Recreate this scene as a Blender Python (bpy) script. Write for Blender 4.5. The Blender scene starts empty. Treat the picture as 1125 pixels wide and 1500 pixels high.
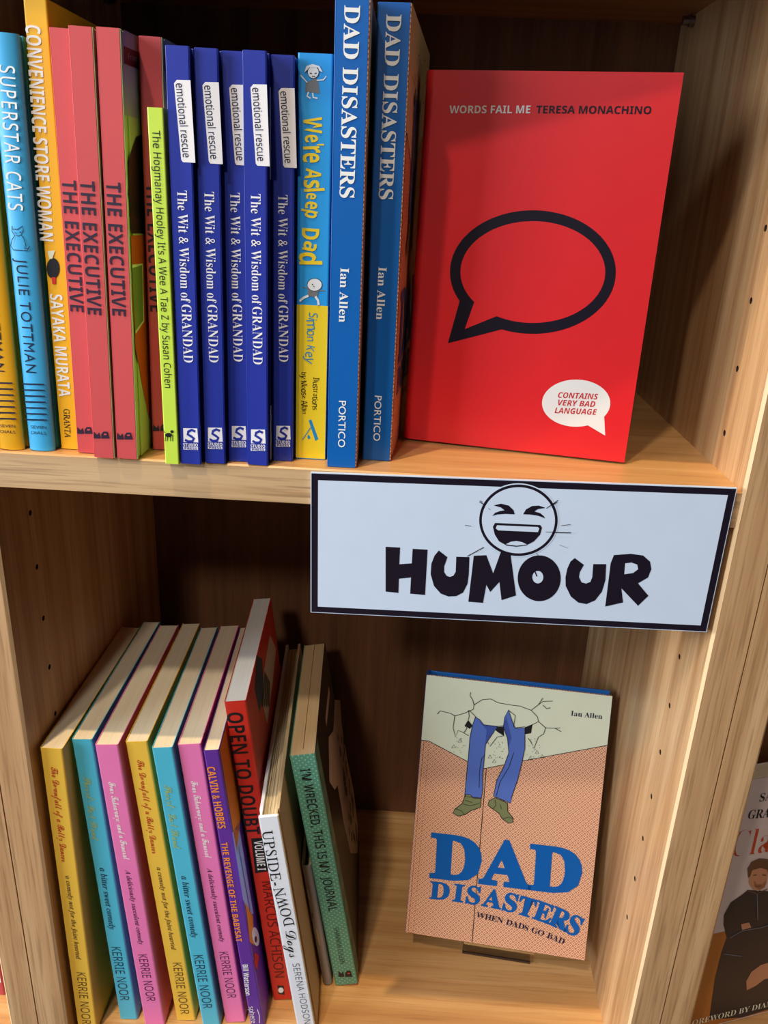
import bpy, math, random
from mathutils import Matrix, Vector
random.seed(7)
SC = bpy.context.scene
COL = SC.collection
R = math.radians

# ------------------------------------------------------------------ camera
CAM = Vector((0.02293, -0.36135, 0.12171))
YAW, PIT, ROL, FPX = -0.03075, 0.37245, 0.04491, 1191.409
fw = Vector((math.sin(YAW) * math.cos(PIT), math.cos(YAW) * math.cos(PIT), -math.sin(PIT)))
r0 = Vector((math.cos(YAW), -math.sin(YAW), 0)); u0 = r0.cross(fw)
rt = math.cos(ROL) * r0 + math.sin(ROL) * u0
up = -math.sin(ROL) * r0 + math.cos(ROL) * u0
cd = bpy.data.cameras.new('camera'); cam = bpy.data.objects.new('camera', cd); COL.objects.link(cam)
cam.matrix_world = Matrix(((rt.x, up.x, -fw.x, CAM.x), (rt.y, up.y, -fw.y, CAM.y), (rt.z, up.z, -fw.z, CAM.z), (0, 0, 0, 1)))
cd.sensor_fit = 'VERTICAL'; cd.sensor_height = 36.0; cd.lens = 36.0 * FPX / 1500.0
cd.clip_start = 0.01; cd.clip_end = 50
SC.camera = cam

# ------------------------------------------------------------------ light
SC.view_settings.view_transform = 'Standard'; SC.view_settings.look = 'None'
SC.view_settings.gamma = 1.0; SC.view_settings.use_curve_mapping = False
SC.view_settings.exposure = 0.0
W = bpy.data.worlds.new('world'); SC.world = W; W.use_nodes = True
W.node_tree.nodes['Background'].inputs[0].default_value = (0.80, 0.88, 1.0, 1)
W.node_tree.nodes['Background'].inputs[1].default_value = 0.03


def lamp(name, kind, loc, target, power, color, **kw):
    l = bpy.data.lights.new(name, kind); l.energy = power; l.color = color
    for k, v in kw.items():
        setattr(l, k, v)
    o = bpy.data.objects.new(name, l); COL.objects.link(o)
    o.location = loc
    o.rotation_euler = (Vector(target) - Vector(loc)).to_track_quat('-Z', 'Y').to_euler()
    return o


lamp('ceiling_spot_near', 'SPOT', (-0.30, -0.297, 1.80), (0, 0, 0), 94, (1.0, 0.76, 0.45), spot_size=R(60), spot_blend=0.5, shadow_soft_size=0.015)
lamp('ceiling_spot_far', 'SPOT', (-0.55, -1.10, 1.80), (0, 0, -0.1), 64, (1.0, 0.88, 0.74), spot_size=R(60), spot_blend=0.5, shadow_soft_size=0.05)
lamp('fill_spot', 'SPOT', (-0.42, -2.20, 1.45), (0, 0, -0.40), 84, (1.0, 0.95, 0.88), spot_size=R(30), spot_blend=1.0, shadow_soft_size=0.12)  # added fill, narrow beam to brighten the lower shelf
lamp('side_window', 'AREA', (-2.30, -0.42, 0.35), (0.1, 0, 0), 50, (0.95, 0.97, 1.0), shape='RECTANGLE', size=0.22, size_y=0.8)
lamp('shop_window', 'AREA', (-1.55, -1.10, 0.55), (0, 0, -0.05), 30, (0.74, 0.86, 1.0), shape='RECTANGLE', size=0.8, size_y=1.0)


# ------------------------------------------------------------------ materials
def lin(c):
    c /= 255.0
    return c / 12.92 if c <= 0.04045 else ((c + 0.055) / 1.055) ** 2.4


def rgb(*c):
    return (lin(c[0]), lin(c[1]), lin(c[2]), 1)


MATS = {}


def mat(name, c, rough=0.42, var=0.04, spec=0.5, scale=60):
    """a printed or painted surface with a faint procedural mottling"""
    if name in MATS:
        return MATS[name]
    m = bpy.data.materials.new(name); m.use_nodes = True
    nt = m.node_tree; b = nt.nodes['Principled BSDF']
    b.inputs['Roughness'].default_value = rough
    b.inputs['Specular IOR Level'].default_value = spec
    tc = nt.nodes.new('ShaderNodeTexCoord'); n = nt.nodes.new('ShaderNodeTexNoise')
    n.inputs['Scale'].default_value = scale; n.inputs['Detail'].default_value = 4
    mx = nt.nodes.new('ShaderNodeMix'); mx.data_type = 'RGBA'
    col = rgb(*c)
    mx.inputs[6].default_value = tuple(min(1, v * (1 - var)) for v in col[:3]) + (1,)
    mx.inputs[7].default_value = tuple(min(1, v * (1 + var)) for v in col[:3]) + (1,)
    nt.links.new(tc.outputs['Object'], n.inputs['Vector'])
    nt.links.new(n.outputs[0], mx.inputs[0])
    nt.links.new(mx.outputs[2], b.inputs['Base Color'])
    MATS[name] = m
    return m


def pages(name, c, dark):
    """edge of a paper block: leaves lie in the local x direction"""
    if name in MATS:
        return MATS[name]
    m = bpy.data.materials.new(name); m.use_nodes = True
    nt = m.node_tree; b = nt.nodes['Principled BSDF']; b.inputs['Roughness'].default_value = 0.8
    b.inputs['Specular IOR Level'].default_value = 0.2
    tc = nt.nodes.new('ShaderNodeTexCoord'); mp = nt.nodes.new('ShaderNodeMapping')
    mp.inputs['Scale'].default_value = (2600, 12, 12)
    n = nt.nodes.new('ShaderNodeTexNoise'); n.inputs['Scale'].default_value = 1; n.inputs['Detail'].default_value = 2
    rp = nt.nodes.new('ShaderNodeValToRGB')
    rp.color_ramp.elements[0].position = 0.3; rp.color_ramp.elements[0].color = rgb(*dark)
    rp.color_ramp.elements[1].position = 0.6; rp.color_ramp.elements[1].color = rgb(*c)
    nt.links.new(tc.outputs['Object'], mp.inputs['Vector']); nt.links.new(mp.outputs[0], n.inputs['Vector'])
    nt.links.new(n.outputs[0], rp.inputs[0]); nt.links.new(rp.outputs[0], b.inputs['Base Color'])
    MATS[name] = m
    return m


def wood(name, axis, a, b_, c, rough=0.42, pores=0.35, fine=1.0):
    """oak veneer, grain along the given axis"""
    m = bpy.data.materials.new(name); m.use_nodes = True
    nt = m.node_tree; b = nt.nodes['Principled BSDF']; b.inputs['Roughness'].default_value = rough
    tc = nt.nodes.new('ShaderNodeTexCoord')

    def noise(along, across, detail, dist=0.0):
        mp = nt.nodes.new('ShaderNodeMapping')
        s = [across] * 3; s['xyz'.index(axis)] = along
        mp.inputs['Scale'].default_value = s
        n = nt.nodes.new('ShaderNodeTexNoise'); n.inputs['Scale'].default_value = 1
        n.inputs['Detail'].default_value = detail; n.inputs['Distortion'].default_value = dist
        nt.links.new(tc.outputs['Object'], mp.inputs['Vector']); nt.links.new(mp.outputs[0], n.inputs['Vector'])
        return n
    n1 = noise(2.2, 95, 6, 0.35)
    rp = nt.nodes.new('ShaderNodeValToRGB')
    e = rp.color_ramp.elements
    e[0].position = 0.30; e[0].color = rgb(*a); e[1].position = 0.70; e[1].color = rgb(*c)
    x = e.new(0.5); x.color = rgb(*b_)
    nt.links.new(n1.outputs[0], rp.inputs[0])
    n2 = noise(28 * fine, 900 * fine, 3, 0.2)
    rp2 = nt.nodes.new('ShaderNodeValToRGB'); e = rp2.color_ramp.elements
    e[0].position = 0.33; e[0].color = (1 - pores, 1 - pores * 1.1, 1 - pores * 1.2, 1); e[1].position = 0.50; e[1].color = (1, 1, 1, 1)
    nt.links.new(n2.outputs[0], rp2.inputs[0])
    mx = nt.nodes.new('ShaderNodeMix'); mx.data_type = 'RGBA'; mx.blend_type = 'MULTIPLY'; mx.inputs[0].default_value = 1
    nt.links.new(rp.outputs[0], mx.inputs[6]); nt.links.new(rp2.outputs[0], mx.inputs[7])
    nt.links.new(mx.outputs[2], b.inputs['Base Color'])
    bp = nt.nodes.new('ShaderNodeBump'); bp.inputs['Strength'].default_value = 0.12; bp.inputs['Distance'].default_value = 0.0006
    nt.links.new(n2.outputs[0], bp.inputs['Height']); nt.links.new(bp.outputs[0], b.inputs['Normal'])
    return m


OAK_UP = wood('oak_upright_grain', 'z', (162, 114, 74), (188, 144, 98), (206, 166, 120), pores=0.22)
OAK_BACK = wood('oak_back_shade', 'z', (86, 50, 28), (106, 66, 38), (118, 76, 45), rough=0.55, pores=0.22)  # same oak, darkened to carry the shade deep in the compartments
OAK_SHELF = wood('oak_shelf_grain', 'x', (180, 128, 76), (198, 148, 92), (212, 166, 110), rough=0.33, pores=0.16)
OAK_EDGE = wood('oak_solid_edge', 'x', (150, 112, 74), (182, 146, 104), (200, 166, 124), rough=0.6, pores=0.42, fine=0.55)
OAK_FRONT = wood('oak_upright_front', 'z', (158, 116, 76), (182, 142, 100), (198, 160, 118), rough=0.55, pores=0.3, fine=0.7)
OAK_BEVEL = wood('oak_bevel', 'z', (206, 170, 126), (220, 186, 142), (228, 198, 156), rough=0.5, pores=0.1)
DARK = mat('hole_shade', (38, 20, 12), 0.8)  # lining of the pin holes, their inner shade put into the colour
STEEL = mat('pin_steel', (150, 150, 155), 0.3); STEEL.node_tree.nodes['Principled BSDF'].inputs['Metallic'].default_value = 1
FLOORM = wood('floor_boards', 'x', (90, 70, 52), (110, 88, 66), (125, 100, 78), rough=0.6)
WALLM = mat('wall_paint', (190, 185, 176), 0.9)


# ------------------------------------------------------------------ mesh helpers
class MB:
    def __init__(s):
        s.v = []; s.f = []; s.fm = []; s.ms = []

    def mi(s, m):
        if m not in s.ms:
            s.ms.append(m)
        return s.ms.index(m)

    def add(s, vs, fs, m):
        o = len(s.v); k = s.mi(m)
        s.v += [tuple(p) for p in vs]
        for f in fs:
            s.f.append([i + o for i in f]); s.fm.append(k)

    def box(s, x0, x1, y0, y1, z0, z1, m):
        vs = [(x, y, z) for z in (z0, z1) for y in (y0, y1) for x in (x0, x1)]
        s.add(vs, [(0, 2, 3, 1), (4, 5, 7, 6), (0, 1, 5, 4), (2, 6, 7, 3), (0, 4, 6, 2), (1, 3, 7, 5)], m)

    def prism(s, prof, z0, z1, m):
        """extrude an (x, y) outline, counter-clockwise from above, along z"""
        n = len(prof)
        vs = [(x, y, z0) for x, y in prof] + [(x, y, z1) for x, y in prof]
        fs = [tuple(range(n - 1, -1, -1)), tuple(range(n, 2 * n))]
        fs += [(i, (i + 1) % n, n + (i + 1) % n, n + i) for i in range(n)]
        s.add(vs, fs, m)

    def build(s, name, parent=None, bevel=0, smooth=False):
        me = bpy.data.meshes.new(name)
        me.from_pydata(s.v, [], s.f); me.update()
        for m in s.ms:
            me.materials.append(m)
        me.polygons.foreach_set('material_index', s.fm)
        if smooth:
            me.polygons.foreach_set('use_smooth', [True] * len(s.f))
        o = bpy.data.objects.new(name, me); COL.objects.link(o)
        if parent is not None:
            o.parent = parent
        if bevel:
            b = o.modifiers.new('bevel', 'BEVEL'); b.width = bevel; b.segments = 2; b.limit_method = 'ANGLE'; b.angle_limit = R(40)
        return o


def thing(name, label, cat, M=None, group=None):
    o = bpy.data.objects.new(name, None); COL.objects.link(o)
    o.empty_display_size = 0.02
    if M is not None:
        o.matrix_world = M
    o['label'] = label; o['category'] = cat
    if group:
        o['group'] = group
    return o


def tag(o, label, cat, group=None):
    o['label'] = label; o['category'] = cat
    if group:
        o['group'] = group
    return o


def dup(root, M, label):
    r = root.copy(); COL.objects.link(r); r.matrix_world = M; r['label'] = label
    for ch in root.children:
        c = ch.copy(); COL.objects.link(c); c.parent = r
        for g in ch.children:
            d = g.copy(); COL.objects.link(d); d.parent = c
    return r


# ------------------------------------------------------------------ lettering
BASES = {'serif': (0x1D400, 0x1D41A, 0x1D7CE), 'serifital': (0x1D434, 0x1D44E, None), 'boldital': (0x1D468, 0x1D482, None),
         'script': (0x1D4D0, 0x1D4EA, None), 'sansbold': (0x1D5D4, 0x1D5EE, 0x1D7EC), 'sans': (0x1D5A0, 0x1D5BA, 0x1D7E2),
         'sansboldital': (0x1D63C, 0x1D656, None), 'sansital': (0x1D608, 0x1D622, None), 'roman': (0x1D434, 0x1D44E, None), 'plain': (None, None, None)}


def uni(s, st):
    A, a, d = BASES[st]; out = ''
    for ch in s:
        if A and 'A' <= ch <= 'Z':
            out += chr(A + ord(ch) - 65)
        elif a and 'a' <= ch <= 'z':
            out += '\u210E' if (st in ('serifital', 'roman') and ch == 'h') else chr(a + ord(ch) - 97)
        elif d and ch.isdigit():
            out += chr(d + ord(ch) - 48)
        else:
            out += ch
    return out


TCACHE = {}


def glyphs(s, st, offset=0.0, space=1.0):
    """flat outline faces of a line of lettering: (verts, faces, xmin, xmax, capheight)"""
    key = (s, st, offset, space)
    if key in TCACHE:
        return TCACHE[key]
    cu = bpy.data.curves.new('lettering', 'FONT'); cu.body = uni(s, st); cu.resolution_u = 3
    cu.offset = offset; cu.fill_mode = 'FRONT'; cu.dimensions = '2D'; cu.space_character = space
    o = bpy.data.objects.new('lettering', cu)
    me = o.to_mesh()
    vs = [(v.co.x, v.co.y) for v in me.vertices]; fs = [tuple(p.vertices) for p in me.polygons]
    o.to_mesh_clear(); bpy.data.objects.remove(o); bpy.data.curves.remove(cu)
    if st == 'roman':
        vs = [(x - 0.27 * y, y) for x, y in vs]
    xs = [v[0] for v in vs] or [0, 1]
    TCACHE[key] = (vs, fs, min(xs), max(xs), 0.70)
    return TCACHE[key]


# ------------------------------------------------------------------ the view through the lens, used to read sizes off the picture
def ray(p):
    return fw + rt * ((p[0] - 562.5) / FPX) + up * ((750 - p[1]) / FPX)


def hit(p, o, n):
    d = ray(p); return CAM + d * ((o - CAM).dot(n) / d.dot(n))


class Face:
    """a flat printed face of a thing: 2-D (a, b) with b up, mapped into the thing's local space"""

    def __init__(s, M, org, ea, eb, nrm, mb, eps=0.00012):
        s.M = M; s.org = Vector(org); s.ea = Vector(ea); s.eb = Vector(eb); s.n = Vector(nrm); s.mb = mb; s.eps = eps; s.lay = 1
        s.Mi = M.inverted()
        s.wn = (M.to_3x3() @ s.n).normalized(); s.wo = M @ s.org

    def loc(s, p):
        q = s.Mi @ hit(p, s.wo, s.wn) - s.org
        return Vector((q.dot(s.ea), q.dot(s.eb)))

    def pt(s, a, b, lay=None):
        return s.org + s.ea * a + s.eb * b + s.n * (s.eps * (lay or s.lay))

    def poly(s, pts, m, px=True, lay=1):
        if px:
            pts = [s.loc(p) for p in pts]
        s.mb.add([s.pt(a, b, lay) for a, b in pts], [tuple(range(len(pts)))], m)

    def ellipse(s, c, rx, ry, m, lay=1, n=36, rot=0.0):
        pts = []
        for i in range(n):
            t = 2 * math.pi * i / n
            x, y = rx * math.cos(t), ry * math.sin(t)
            pts.append((c[0] + x * math.cos(rot) - y * math.sin(rot), c[1] + x * math.sin(rot) + y * math.cos(rot)))
        s.poly(pts, m, True, lay)

    def stroke(s, pts, w, m, px=True, lay=2, closed=False):
        """w in pixels of the picture when px, else metres"""
        if px:
            q = [s.loc(p) for p in pts]
            k = (s.loc((pts[0][0] + 5, pts[0][1])) - q[0]).length / 5
            w = w * k
        else:
            q = [Vector(p) for p in pts]
        n = len(q); L = []; Rr = []
        for i in range(n):
            if closed:
                a, b = q[i - 1], q[(i + 1) % n]
            else:
                a, b = q[max(0, i - 1)], q[min(n - 1, i + 1)]
            d = b - a
            if d.length < 1e-9:
                d = Vector((1, 0))
            d.normalize(); nn = Vector((-d.y, d.x)) * (w / 2)
            L.append(q[i] + nn); Rr.append(q[i] - nn)
        vs = [s.pt(p.x, p.y, lay) for p in L] + [s.pt(p.x, p.y, lay) for p in Rr]
        rng = range(n if closed else n - 1)
        s.mb.add(vs, [(i, (i + 1) % n, n + (i + 1) % n, n + i) for i in rng], m)

    def text(s, body, st, p0, p1, cap, m, px=True, lay=2, offset=0.0, hand=0.0, space=1.0, flip=False):
        """lettering along the line p0 -> p1 through its mid-height; cap is its capital height"""
        if px:
            a, b = s.loc(p0), s.loc(p1)
            mid = ((p0[0] + p1[0]) / 2, (p0[1] + p1[1]) / 2)
            dx, dy = p1[0] - p0[0], p1[1] - p0[1]; l = math.hypot(dx, dy)
            cap = (s.loc((mid[0] - dy / l * cap / 2, mid[1] + dx / l * cap / 2)) - s.loc((mid[0] + dy / l * cap / 2, mid[1] - dx / l * cap / 2))).length
        else:
            a, b = Vector(p0), Vector(p1)
        if flip:
            a, b = b, a
        L = (b - a).length; d = (b - a) / L; u = Vector((-d.y, d.x))
        if not hand:
            vs, fs, x0, x1, ch = glyphs(body, st, offset, space)
            kx = L / (x1 - x0); ky = cap / ch
            out = []
            for x, y in vs:
                q = a + d * ((x - x0) * kx) + u * ((y - ch / 2) * ky)
                out.append(s.pt(q.x, q.y, lay))
            s.mb.add(out, fs, m)
            return
        rnd = random.Random(body); adv = 0; items = []
        for ch_ in body:
            if ch_ == ' ':
                adv += 0.3; continue
            vs, fs, x0, x1, ch = glyphs(ch_, st, offset)
            items.append((vs, fs, x0, x1, ch, adv, rnd.uniform(-1, 1), rnd.uniform(-1, 1), rnd.uniform(-1, 1)))
            adv += (x1 - x0) + 0.09
        kx = L / (adv - 0.09); ky = cap / 0.70
        for vs, fs, x0, x1, ch, ad, j1, j2, j3 in items:
            cx = (x0 + x1) / 2; an = j1 * hand * 0.25; sc = 1 + j2 * hand * 0.25; out = []
            for x, y in vs:
                X, Y = (x - cx) * sc, (y - 0.35) * sc
                X, Y = X * math.cos(an) - Y * math.sin(an), X * math.sin(an) + Y * math.cos(an)
                q = a + d * ((X + cx - x0 + ad) * kx) + u * ((Y + j3 * hand * 0.06) * ky)
                out.append(s.pt(q.x, q.y, lay))
            s.mb.add(out, fs, m)

    def arc_text(s, body, st, p0, pm, p1, cap0, cap1, m, lay=2, offset=0.0):
        """capitals on a bent line, growing from cap0 to cap1 (pixels); the line is their foot"""
        items = []; adv = 0
        for ch_ in body:
            if ch_ == ' ':
                adv += 0.35; continue
            vs, fs, x0, x1, ch = glyphs(ch_, st, offset)
            items.append((vs, fs, x0, x1, ch, adv)); adv += x1 - x0 + 0.01
        adv -= 0.01

        def cur(t):
            w0, w1, w2 = (1 - t) * (1 - 2 * t), 4 * t * (1 - t), t * (2 * t - 1)
            return (w0 * p0[0] + w1 * pm[0] + w2 * p1[0], w0 * p0[1] + w1 * pm[1] + w2 * p1[1])
        for vs, fs, x0, x1, ch, ad in items:
            out = []; tc = (ad + (x1 - x0) / 2) / adv
            A, B = cur(max(0, tc - 0.03)), cur(min(1, tc + 0.03)); C = cur(tc)
            dl = math.hypot(B[0] - A[0], B[1] - A[1]); dx, dy = (B[0] - A[0]) / dl, (B[1] - A[1]) / dl
            tot = math.hypot(p1[0] - p0[0], p1[1] - p0[1]); kx = tot / adv; cap = cap0 + (cap1 - cap0) * tc
            for x, y in vs:
                X = (x - (x0 + x1) / 2) * kx; Y = y * cap / ch
                q = s.loc((C[0] + dx * X + dy * Y, C[1] + dy * X - dx * Y))
                out.append(s.pt(q.x, q.y, lay))
            s.mb.add(out, fs, m)


IDM = Matrix.Identity(4)

# ------------------------------------------------------------------ the setting
XL, XR, YF, YB = -0.179, 0.1775, 0.0, 0.2405
ZC, ZS, ZL = 0.229, 0.0, -0.405
T18 = 0.018; PANEL = 0.0186
ZBOT, ZTOP = -0.86, 0.90
m = MB(); m.box(-3, 3, -2.6, 0.262, ZBOT - 0.05, ZBOT, FLOORM); o = m.build('floor'); o['kind'] = 'structure'
m = MB(); m.box(-3, 3, 0.262, 0.30, ZBOT, 1.6, WALLM); o = m.build('wall_back'); o['kind'] = 'structure'


def drill(obj, centres, axis_sign):
    """bore shelf-pin holes into the face of a side panel"""
    cb = MB(); rr = 0.0016
    for x, y, z in centres:
        n = 14
        ring = [(y + rr * math.cos(2 * math.pi * i / n), z + rr * math.sin(2 * math.pi * i / n)) for i in range(n)]
        vs = [(x - 0.012, a, b) for a, b in ring] + [(x + 0.012, a, b) for a, b in ring]
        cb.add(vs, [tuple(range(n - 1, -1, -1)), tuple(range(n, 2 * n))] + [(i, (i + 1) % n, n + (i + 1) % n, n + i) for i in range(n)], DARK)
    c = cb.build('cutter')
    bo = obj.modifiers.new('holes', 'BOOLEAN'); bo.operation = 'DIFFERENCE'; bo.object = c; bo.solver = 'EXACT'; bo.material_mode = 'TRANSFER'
    dg = bpy.context.evaluated_depsgraph_get(); dg.update()
    me = bpy.data.meshes.new_from_object(obj.evaluated_get(dg))
    obj.modifiers.clear(); old = obj.data; obj.data = me; me.name = old.name
    bpy.data.objects.remove(c)


HOLES = [0.1145 - 0.032 * k for k in range(-2, 14)]
HOLES = [z for z in HOLES if not (-0.03 < z < 0.008) and z < 0.2 and z > -0.385]
BV = 0.0014


def bookcase(x0, x1, label, yb=YB, drilled=False, levels=((ZTOP - T18, ZTOP), (ZC, ZC + T18), (-T18, 0), (ZL - T18, ZL), (ZBOT + 0.05, ZBOT + 0.05 + T18))):
    root = thing('bookcase', label, 'bookcase', Matrix.Translation((0, 0, 0)))
    a, b = x0 - PANEL, x1 + PANEL
    # uprights: front inner arris chamfered
    for side in (0, 1):
        mb = MB()
        if side == 0:
            prof = [(a, YF), (x0 - BV, YF), (x0, YF + BV), (x0, yb), (a, yb)]
        else:
            prof = [(x1, YF + BV), (x1 + BV, YF), (b, YF), (b, yb), (x1, yb)]
        n = 5
        z0, z1 = ZBOT, ZTOP
        vs = [(x, y, z0) for x, y in prof] + [(x, y, z1) for x, y in prof]
        for i in range(n):
            p, q = prof[i], prof[(i + 1) % n]
            mt = OAK_FRONT if (p[1] == YF and q[1] == YF) else (OAK_BEVEL if (abs(p[1] - q[1]) < 0.003 and abs(p[0] - q[0]) < 0.003) else OAK_UP)
            mb.add([vs[i], vs[(i + 1) % n], vs[n + (i + 1) % n], vs[n + i]], [(0, 1, 2, 3)], mt)
        mb.add(vs[:n], [tuple(range(n - 1, -1, -1))], OAK_UP); mb.add(vs[n:], [tuple(range(n))], OAK_UP)
        # weld
        o = mb.build('side_panel', root)
        import bmesh
        bm = bmesh.new(); bm.from_mesh(o.data); bmesh.ops.remove_doubles(bm, verts=bm.verts, dist=1e-6); bm.to_mesh(o.data); bm.free()
        if drilled:
            hx = x0 if side == 0 else x1
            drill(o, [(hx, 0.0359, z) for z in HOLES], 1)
    for z0, z1 in levels:
        mb = MB(); e = 0.0008
        prof = [(0.001, z0), (0.001, z1 - e), (0.001 + e, z1), (yb - 0.006, z1), (yb - 0.006, z0)]
        n = 5
        va = [(x0, y, z) for y, z in prof]; vb = [(x1, y, z) for y, z in prof]
        for i in range(n):
            mb.add([va[i], va[(i + 1) % n], vb[(i + 1) % n], vb[i]], [(0, 1, 2, 3)], OAK_EDGE if i == 0 else OAK_SHELF)
        mb.add(va, [tuple(range(n))], OAK_SHELF); mb.add(vb, [tuple(range(n - 1, -1, -1))], OAK_SHELF)
        mb.build('shelf', root)
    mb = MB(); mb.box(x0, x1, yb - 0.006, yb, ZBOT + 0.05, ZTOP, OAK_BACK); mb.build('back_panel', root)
    mb = MB(); mb.box(x0, x1, 0.02, 0.036, ZBOT, ZBOT + 0.05, OAK_FRONT); mb.build('plinth', root)
    return root


main = bookcase(XL, XR, 'oak bookcase with the humour sign on its shelf edge', drilled=True)
for (x, y, z) in ((XR - 0.0035, 0.205, ZC - 0.0035), (XL + 0.0035, 0.205, ZC - 0.0035)):
    mb = MB(); n = 16
    for (xa, xb, rr) in ((-0.0035, 0.0035, 0.0025), (0.0, 0.0012, 0.0034)):
        ring = [(rr * math.cos(2 * math.pi * i / n), rr * math.sin(2 * math.pi * i / n)) for i in range(n)]
        sg = 1 if x > 0 else -1
        vs = [(x + sg * xa, y + p, z + q) for p, q in ring] + [(x + sg * xb, y + p, z + q) for p, q in ring]
        mb.add(vs, [tuple(range(n - 1, -1, -1)), tuple(range(n, 2 * n))] + [(i, (i + 1) % n, n + (i + 1) % n, n + i) for i in range(n)], STEEL)
    mb.build('shelf_pin', main)
GAP = 0.0008
XR2 = XR + PANEL + GAP + PANEL
XL2 = XL - PANEL - GAP - PANEL
LV2 = ((ZTOP - T18, ZTOP), (-T18, 0), (ZL - T18, ZL), (ZBOT + 0.05, ZBOT + 0.05 + T18))
bookcase(XR2, XR2 + 0.3565, 'oak bookcase to the right, holding the face-out portrait book', levels=LV2)
bookcase(XL2 - 0.3565, XL2, 'oak bookcase to the left, only its upright edge in view', levels=LV2)

# ------------------------------------------------------------------ inks and papers
K = dict(
    white=mat('print_white', (236, 236, 232)), black=mat('print_black', (22, 20, 24)), navyink=mat('navy_ink', (24, 30, 62)),
    cream=mat('print_cream', (222, 226, 198)), yellow=mat('yellow_cover', (240, 176, 28)), skyblue=mat('sky_blue_cover', (64, 172, 226)),
    amber=mat('amber_cover', (244, 182, 30)), coral=mat('coral_cloth', (200, 70, 72), 0.6), ink=mat('plum_ink', (44, 30, 52)),
    lime=mat('lime_cover', (190, 218, 70)), royal=mat('navy_blue_cover', (36, 52, 156), 0.38), labelwhite=mat('label_white', (238, 234, 236)),
    bluecov=mat('bright_blue_cover', (40, 158, 226)), sunny=mat('sunny_yellow', (246, 212, 40)), ddblue=mat('deep_blue_cover', (0, 92, 172), 0.4),
    red=mat('red_jacket', (226, 36, 42), 0.36), redink=mat('red_ink', (200, 40, 44)), gold=mat('golden_cover', (238, 192, 70)),
    teal=mat('teal_cover', (76, 184, 212)), pink=mat('pink_cover', (238, 124, 184)), rust=mat('rust_ink', (184, 66, 34)),
    goldink=mat('gold_ink', (158, 180, 108)), brownink=mat('brown_ink', (92, 62, 34)), darkteal=mat('dark_teal_ink', (16, 44, 74)),
    plumink=mat('dark_pink_ink', (74, 32, 66)), purple=mat('purple_cover', (92, 44, 146)), orange=mat('orange_print', (240, 140, 44)),
    scarlet=mat('scarlet_cover', (206, 44, 30)), darkred=mat('dark_red_ink', (88, 10, 12)), pale=mat('pale_board', (228, 232, 240), 0.35),
    greyink=mat('grey_ink', (96, 102, 116)), sage=mat('sage_green_cover', (96, 158, 132)), blackcov=mat('black_cover', (20, 17, 20), 0.35),
    greycov=mat('grey_photo_cover', (152, 146, 144), 0.4), tan=mat('tan_board', (196, 172, 132), 0.6), greyprint=mat('grey_print', (120, 120, 120)),
    skyprint=mat('pale_blue_print', (168, 186, 232)), jeans=mat('denim_print', (84, 112, 190)), jeans2=mat('denim_dark_print', (62, 84, 164)),
    olive=mat('olive_print', (122, 128, 86)), lilac=mat('lilac_grey_print', (170, 166, 164)), leaf=mat('leaf_green_print', (188, 200, 142)),
    rustprint=mat('burnt_orange_print', (206, 88, 26)), olivegreen=mat('moss_print', (120, 142, 84)), signwhite=mat('sign_white', (199, 214, 234), 0.3),
    signblack=mat('sign_black', (26, 20, 34), 0.3), blueink=mat('blue_ink', (40, 140, 190)), splash=mat('bone_splash', (214, 190, 172)),
    dun=mat('field_print', (170, 104, 44)), ivory=mat('ivory_board', (232, 212, 168), 0.6), haze=mat('pale_mauve_print', (204, 186, 182)), jacket=mat('dark_jacket_print', (40, 36, 42)),
    skin=mat('face_print', (186, 130, 98)), hair=mat('hair_print', (96, 66, 46)), washi=mat('tape_olive', (120, 128, 92)),
)
P_CREAM = pages('paper_cream', (232, 216, 184), (220, 202, 168))
P_WHITE = pages('paper_white', (226, 222, 212), (212, 208, 198))
P_TAN = pages('paper_tan', (212, 180, 134), (200, 168, 122))
P_MIX = pages('paper_photo_edges', (226, 208, 168), (110, 88, 66))


def lattice(name, base, line, pitch):
    """wallpaper print: crossed diagonal lines with a dot in every diamond"""
    m = bpy.data.materials.new(name); m.use_nodes = True
    nt = m.node_tree; b = nt.nodes['Principled BSDF']; b.inputs['Roughness'].default_value = 0.42
    tc = nt.nodes.new('ShaderNodeTexCoord'); sp = nt.nodes.new('ShaderNodeSeparateXYZ')
    nt.links.new(tc.outputs['Object'], sp.inputs[0])

    def M(op, a, b2=None, c=None):
        n = nt.nodes.new('ShaderNodeMath'); n.operation = op
        for i, v in enumerate((a, b2, c)):
            if v is None:
                continue
            if isinstance(v, (int, float)):
                n.inputs[i].default_value = v
            else:
                nt.links.new(v, n.inputs[i])
        return n.outputs[0]
    s1 = M('MULTIPLY', M('ADD', sp.outputs[1], sp.outputs[2]), 1 / pitch)
    s2 = M('MULTIPLY', M('SUBTRACT', sp.outputs[1], sp.outputs[2]), 1 / pitch)
    f1 = M('ABSOLUTE', M('SUBTRACT', M('FRACT', s1), 0.5)); f2 = M('ABSOLUTE', M('SUBTRACT', M('FRACT', s2), 0.5))
    l1 = M('GREATER_THAN', f1, 0.44); l2 = M('GREATER_THAN', f2, 0.44)
    d = M('ADD', M('MULTIPLY', f1, f1), M('MULTIPLY', f2, f2)); dot = M('LESS_THAN', d, 0.02)
    k = M('MAXIMUM', M('MAXIMUM', l1, l2), dot)
    mx = nt.nodes.new('ShaderNodeMix'); mx.data_type = 'RGBA'
    mx.inputs[6].default_value = rgb(*base); mx.inputs[7].default_value = rgb(*line)
    nt.links.new(k, mx.inputs[0]); nt.links.new(mx.outputs[2], b.inputs['Base Color'])
    return m


WALLPAPER = lattice('orange_wallpaper_print', (240, 186, 150), (146, 80, 56), 0.0038)


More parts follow.
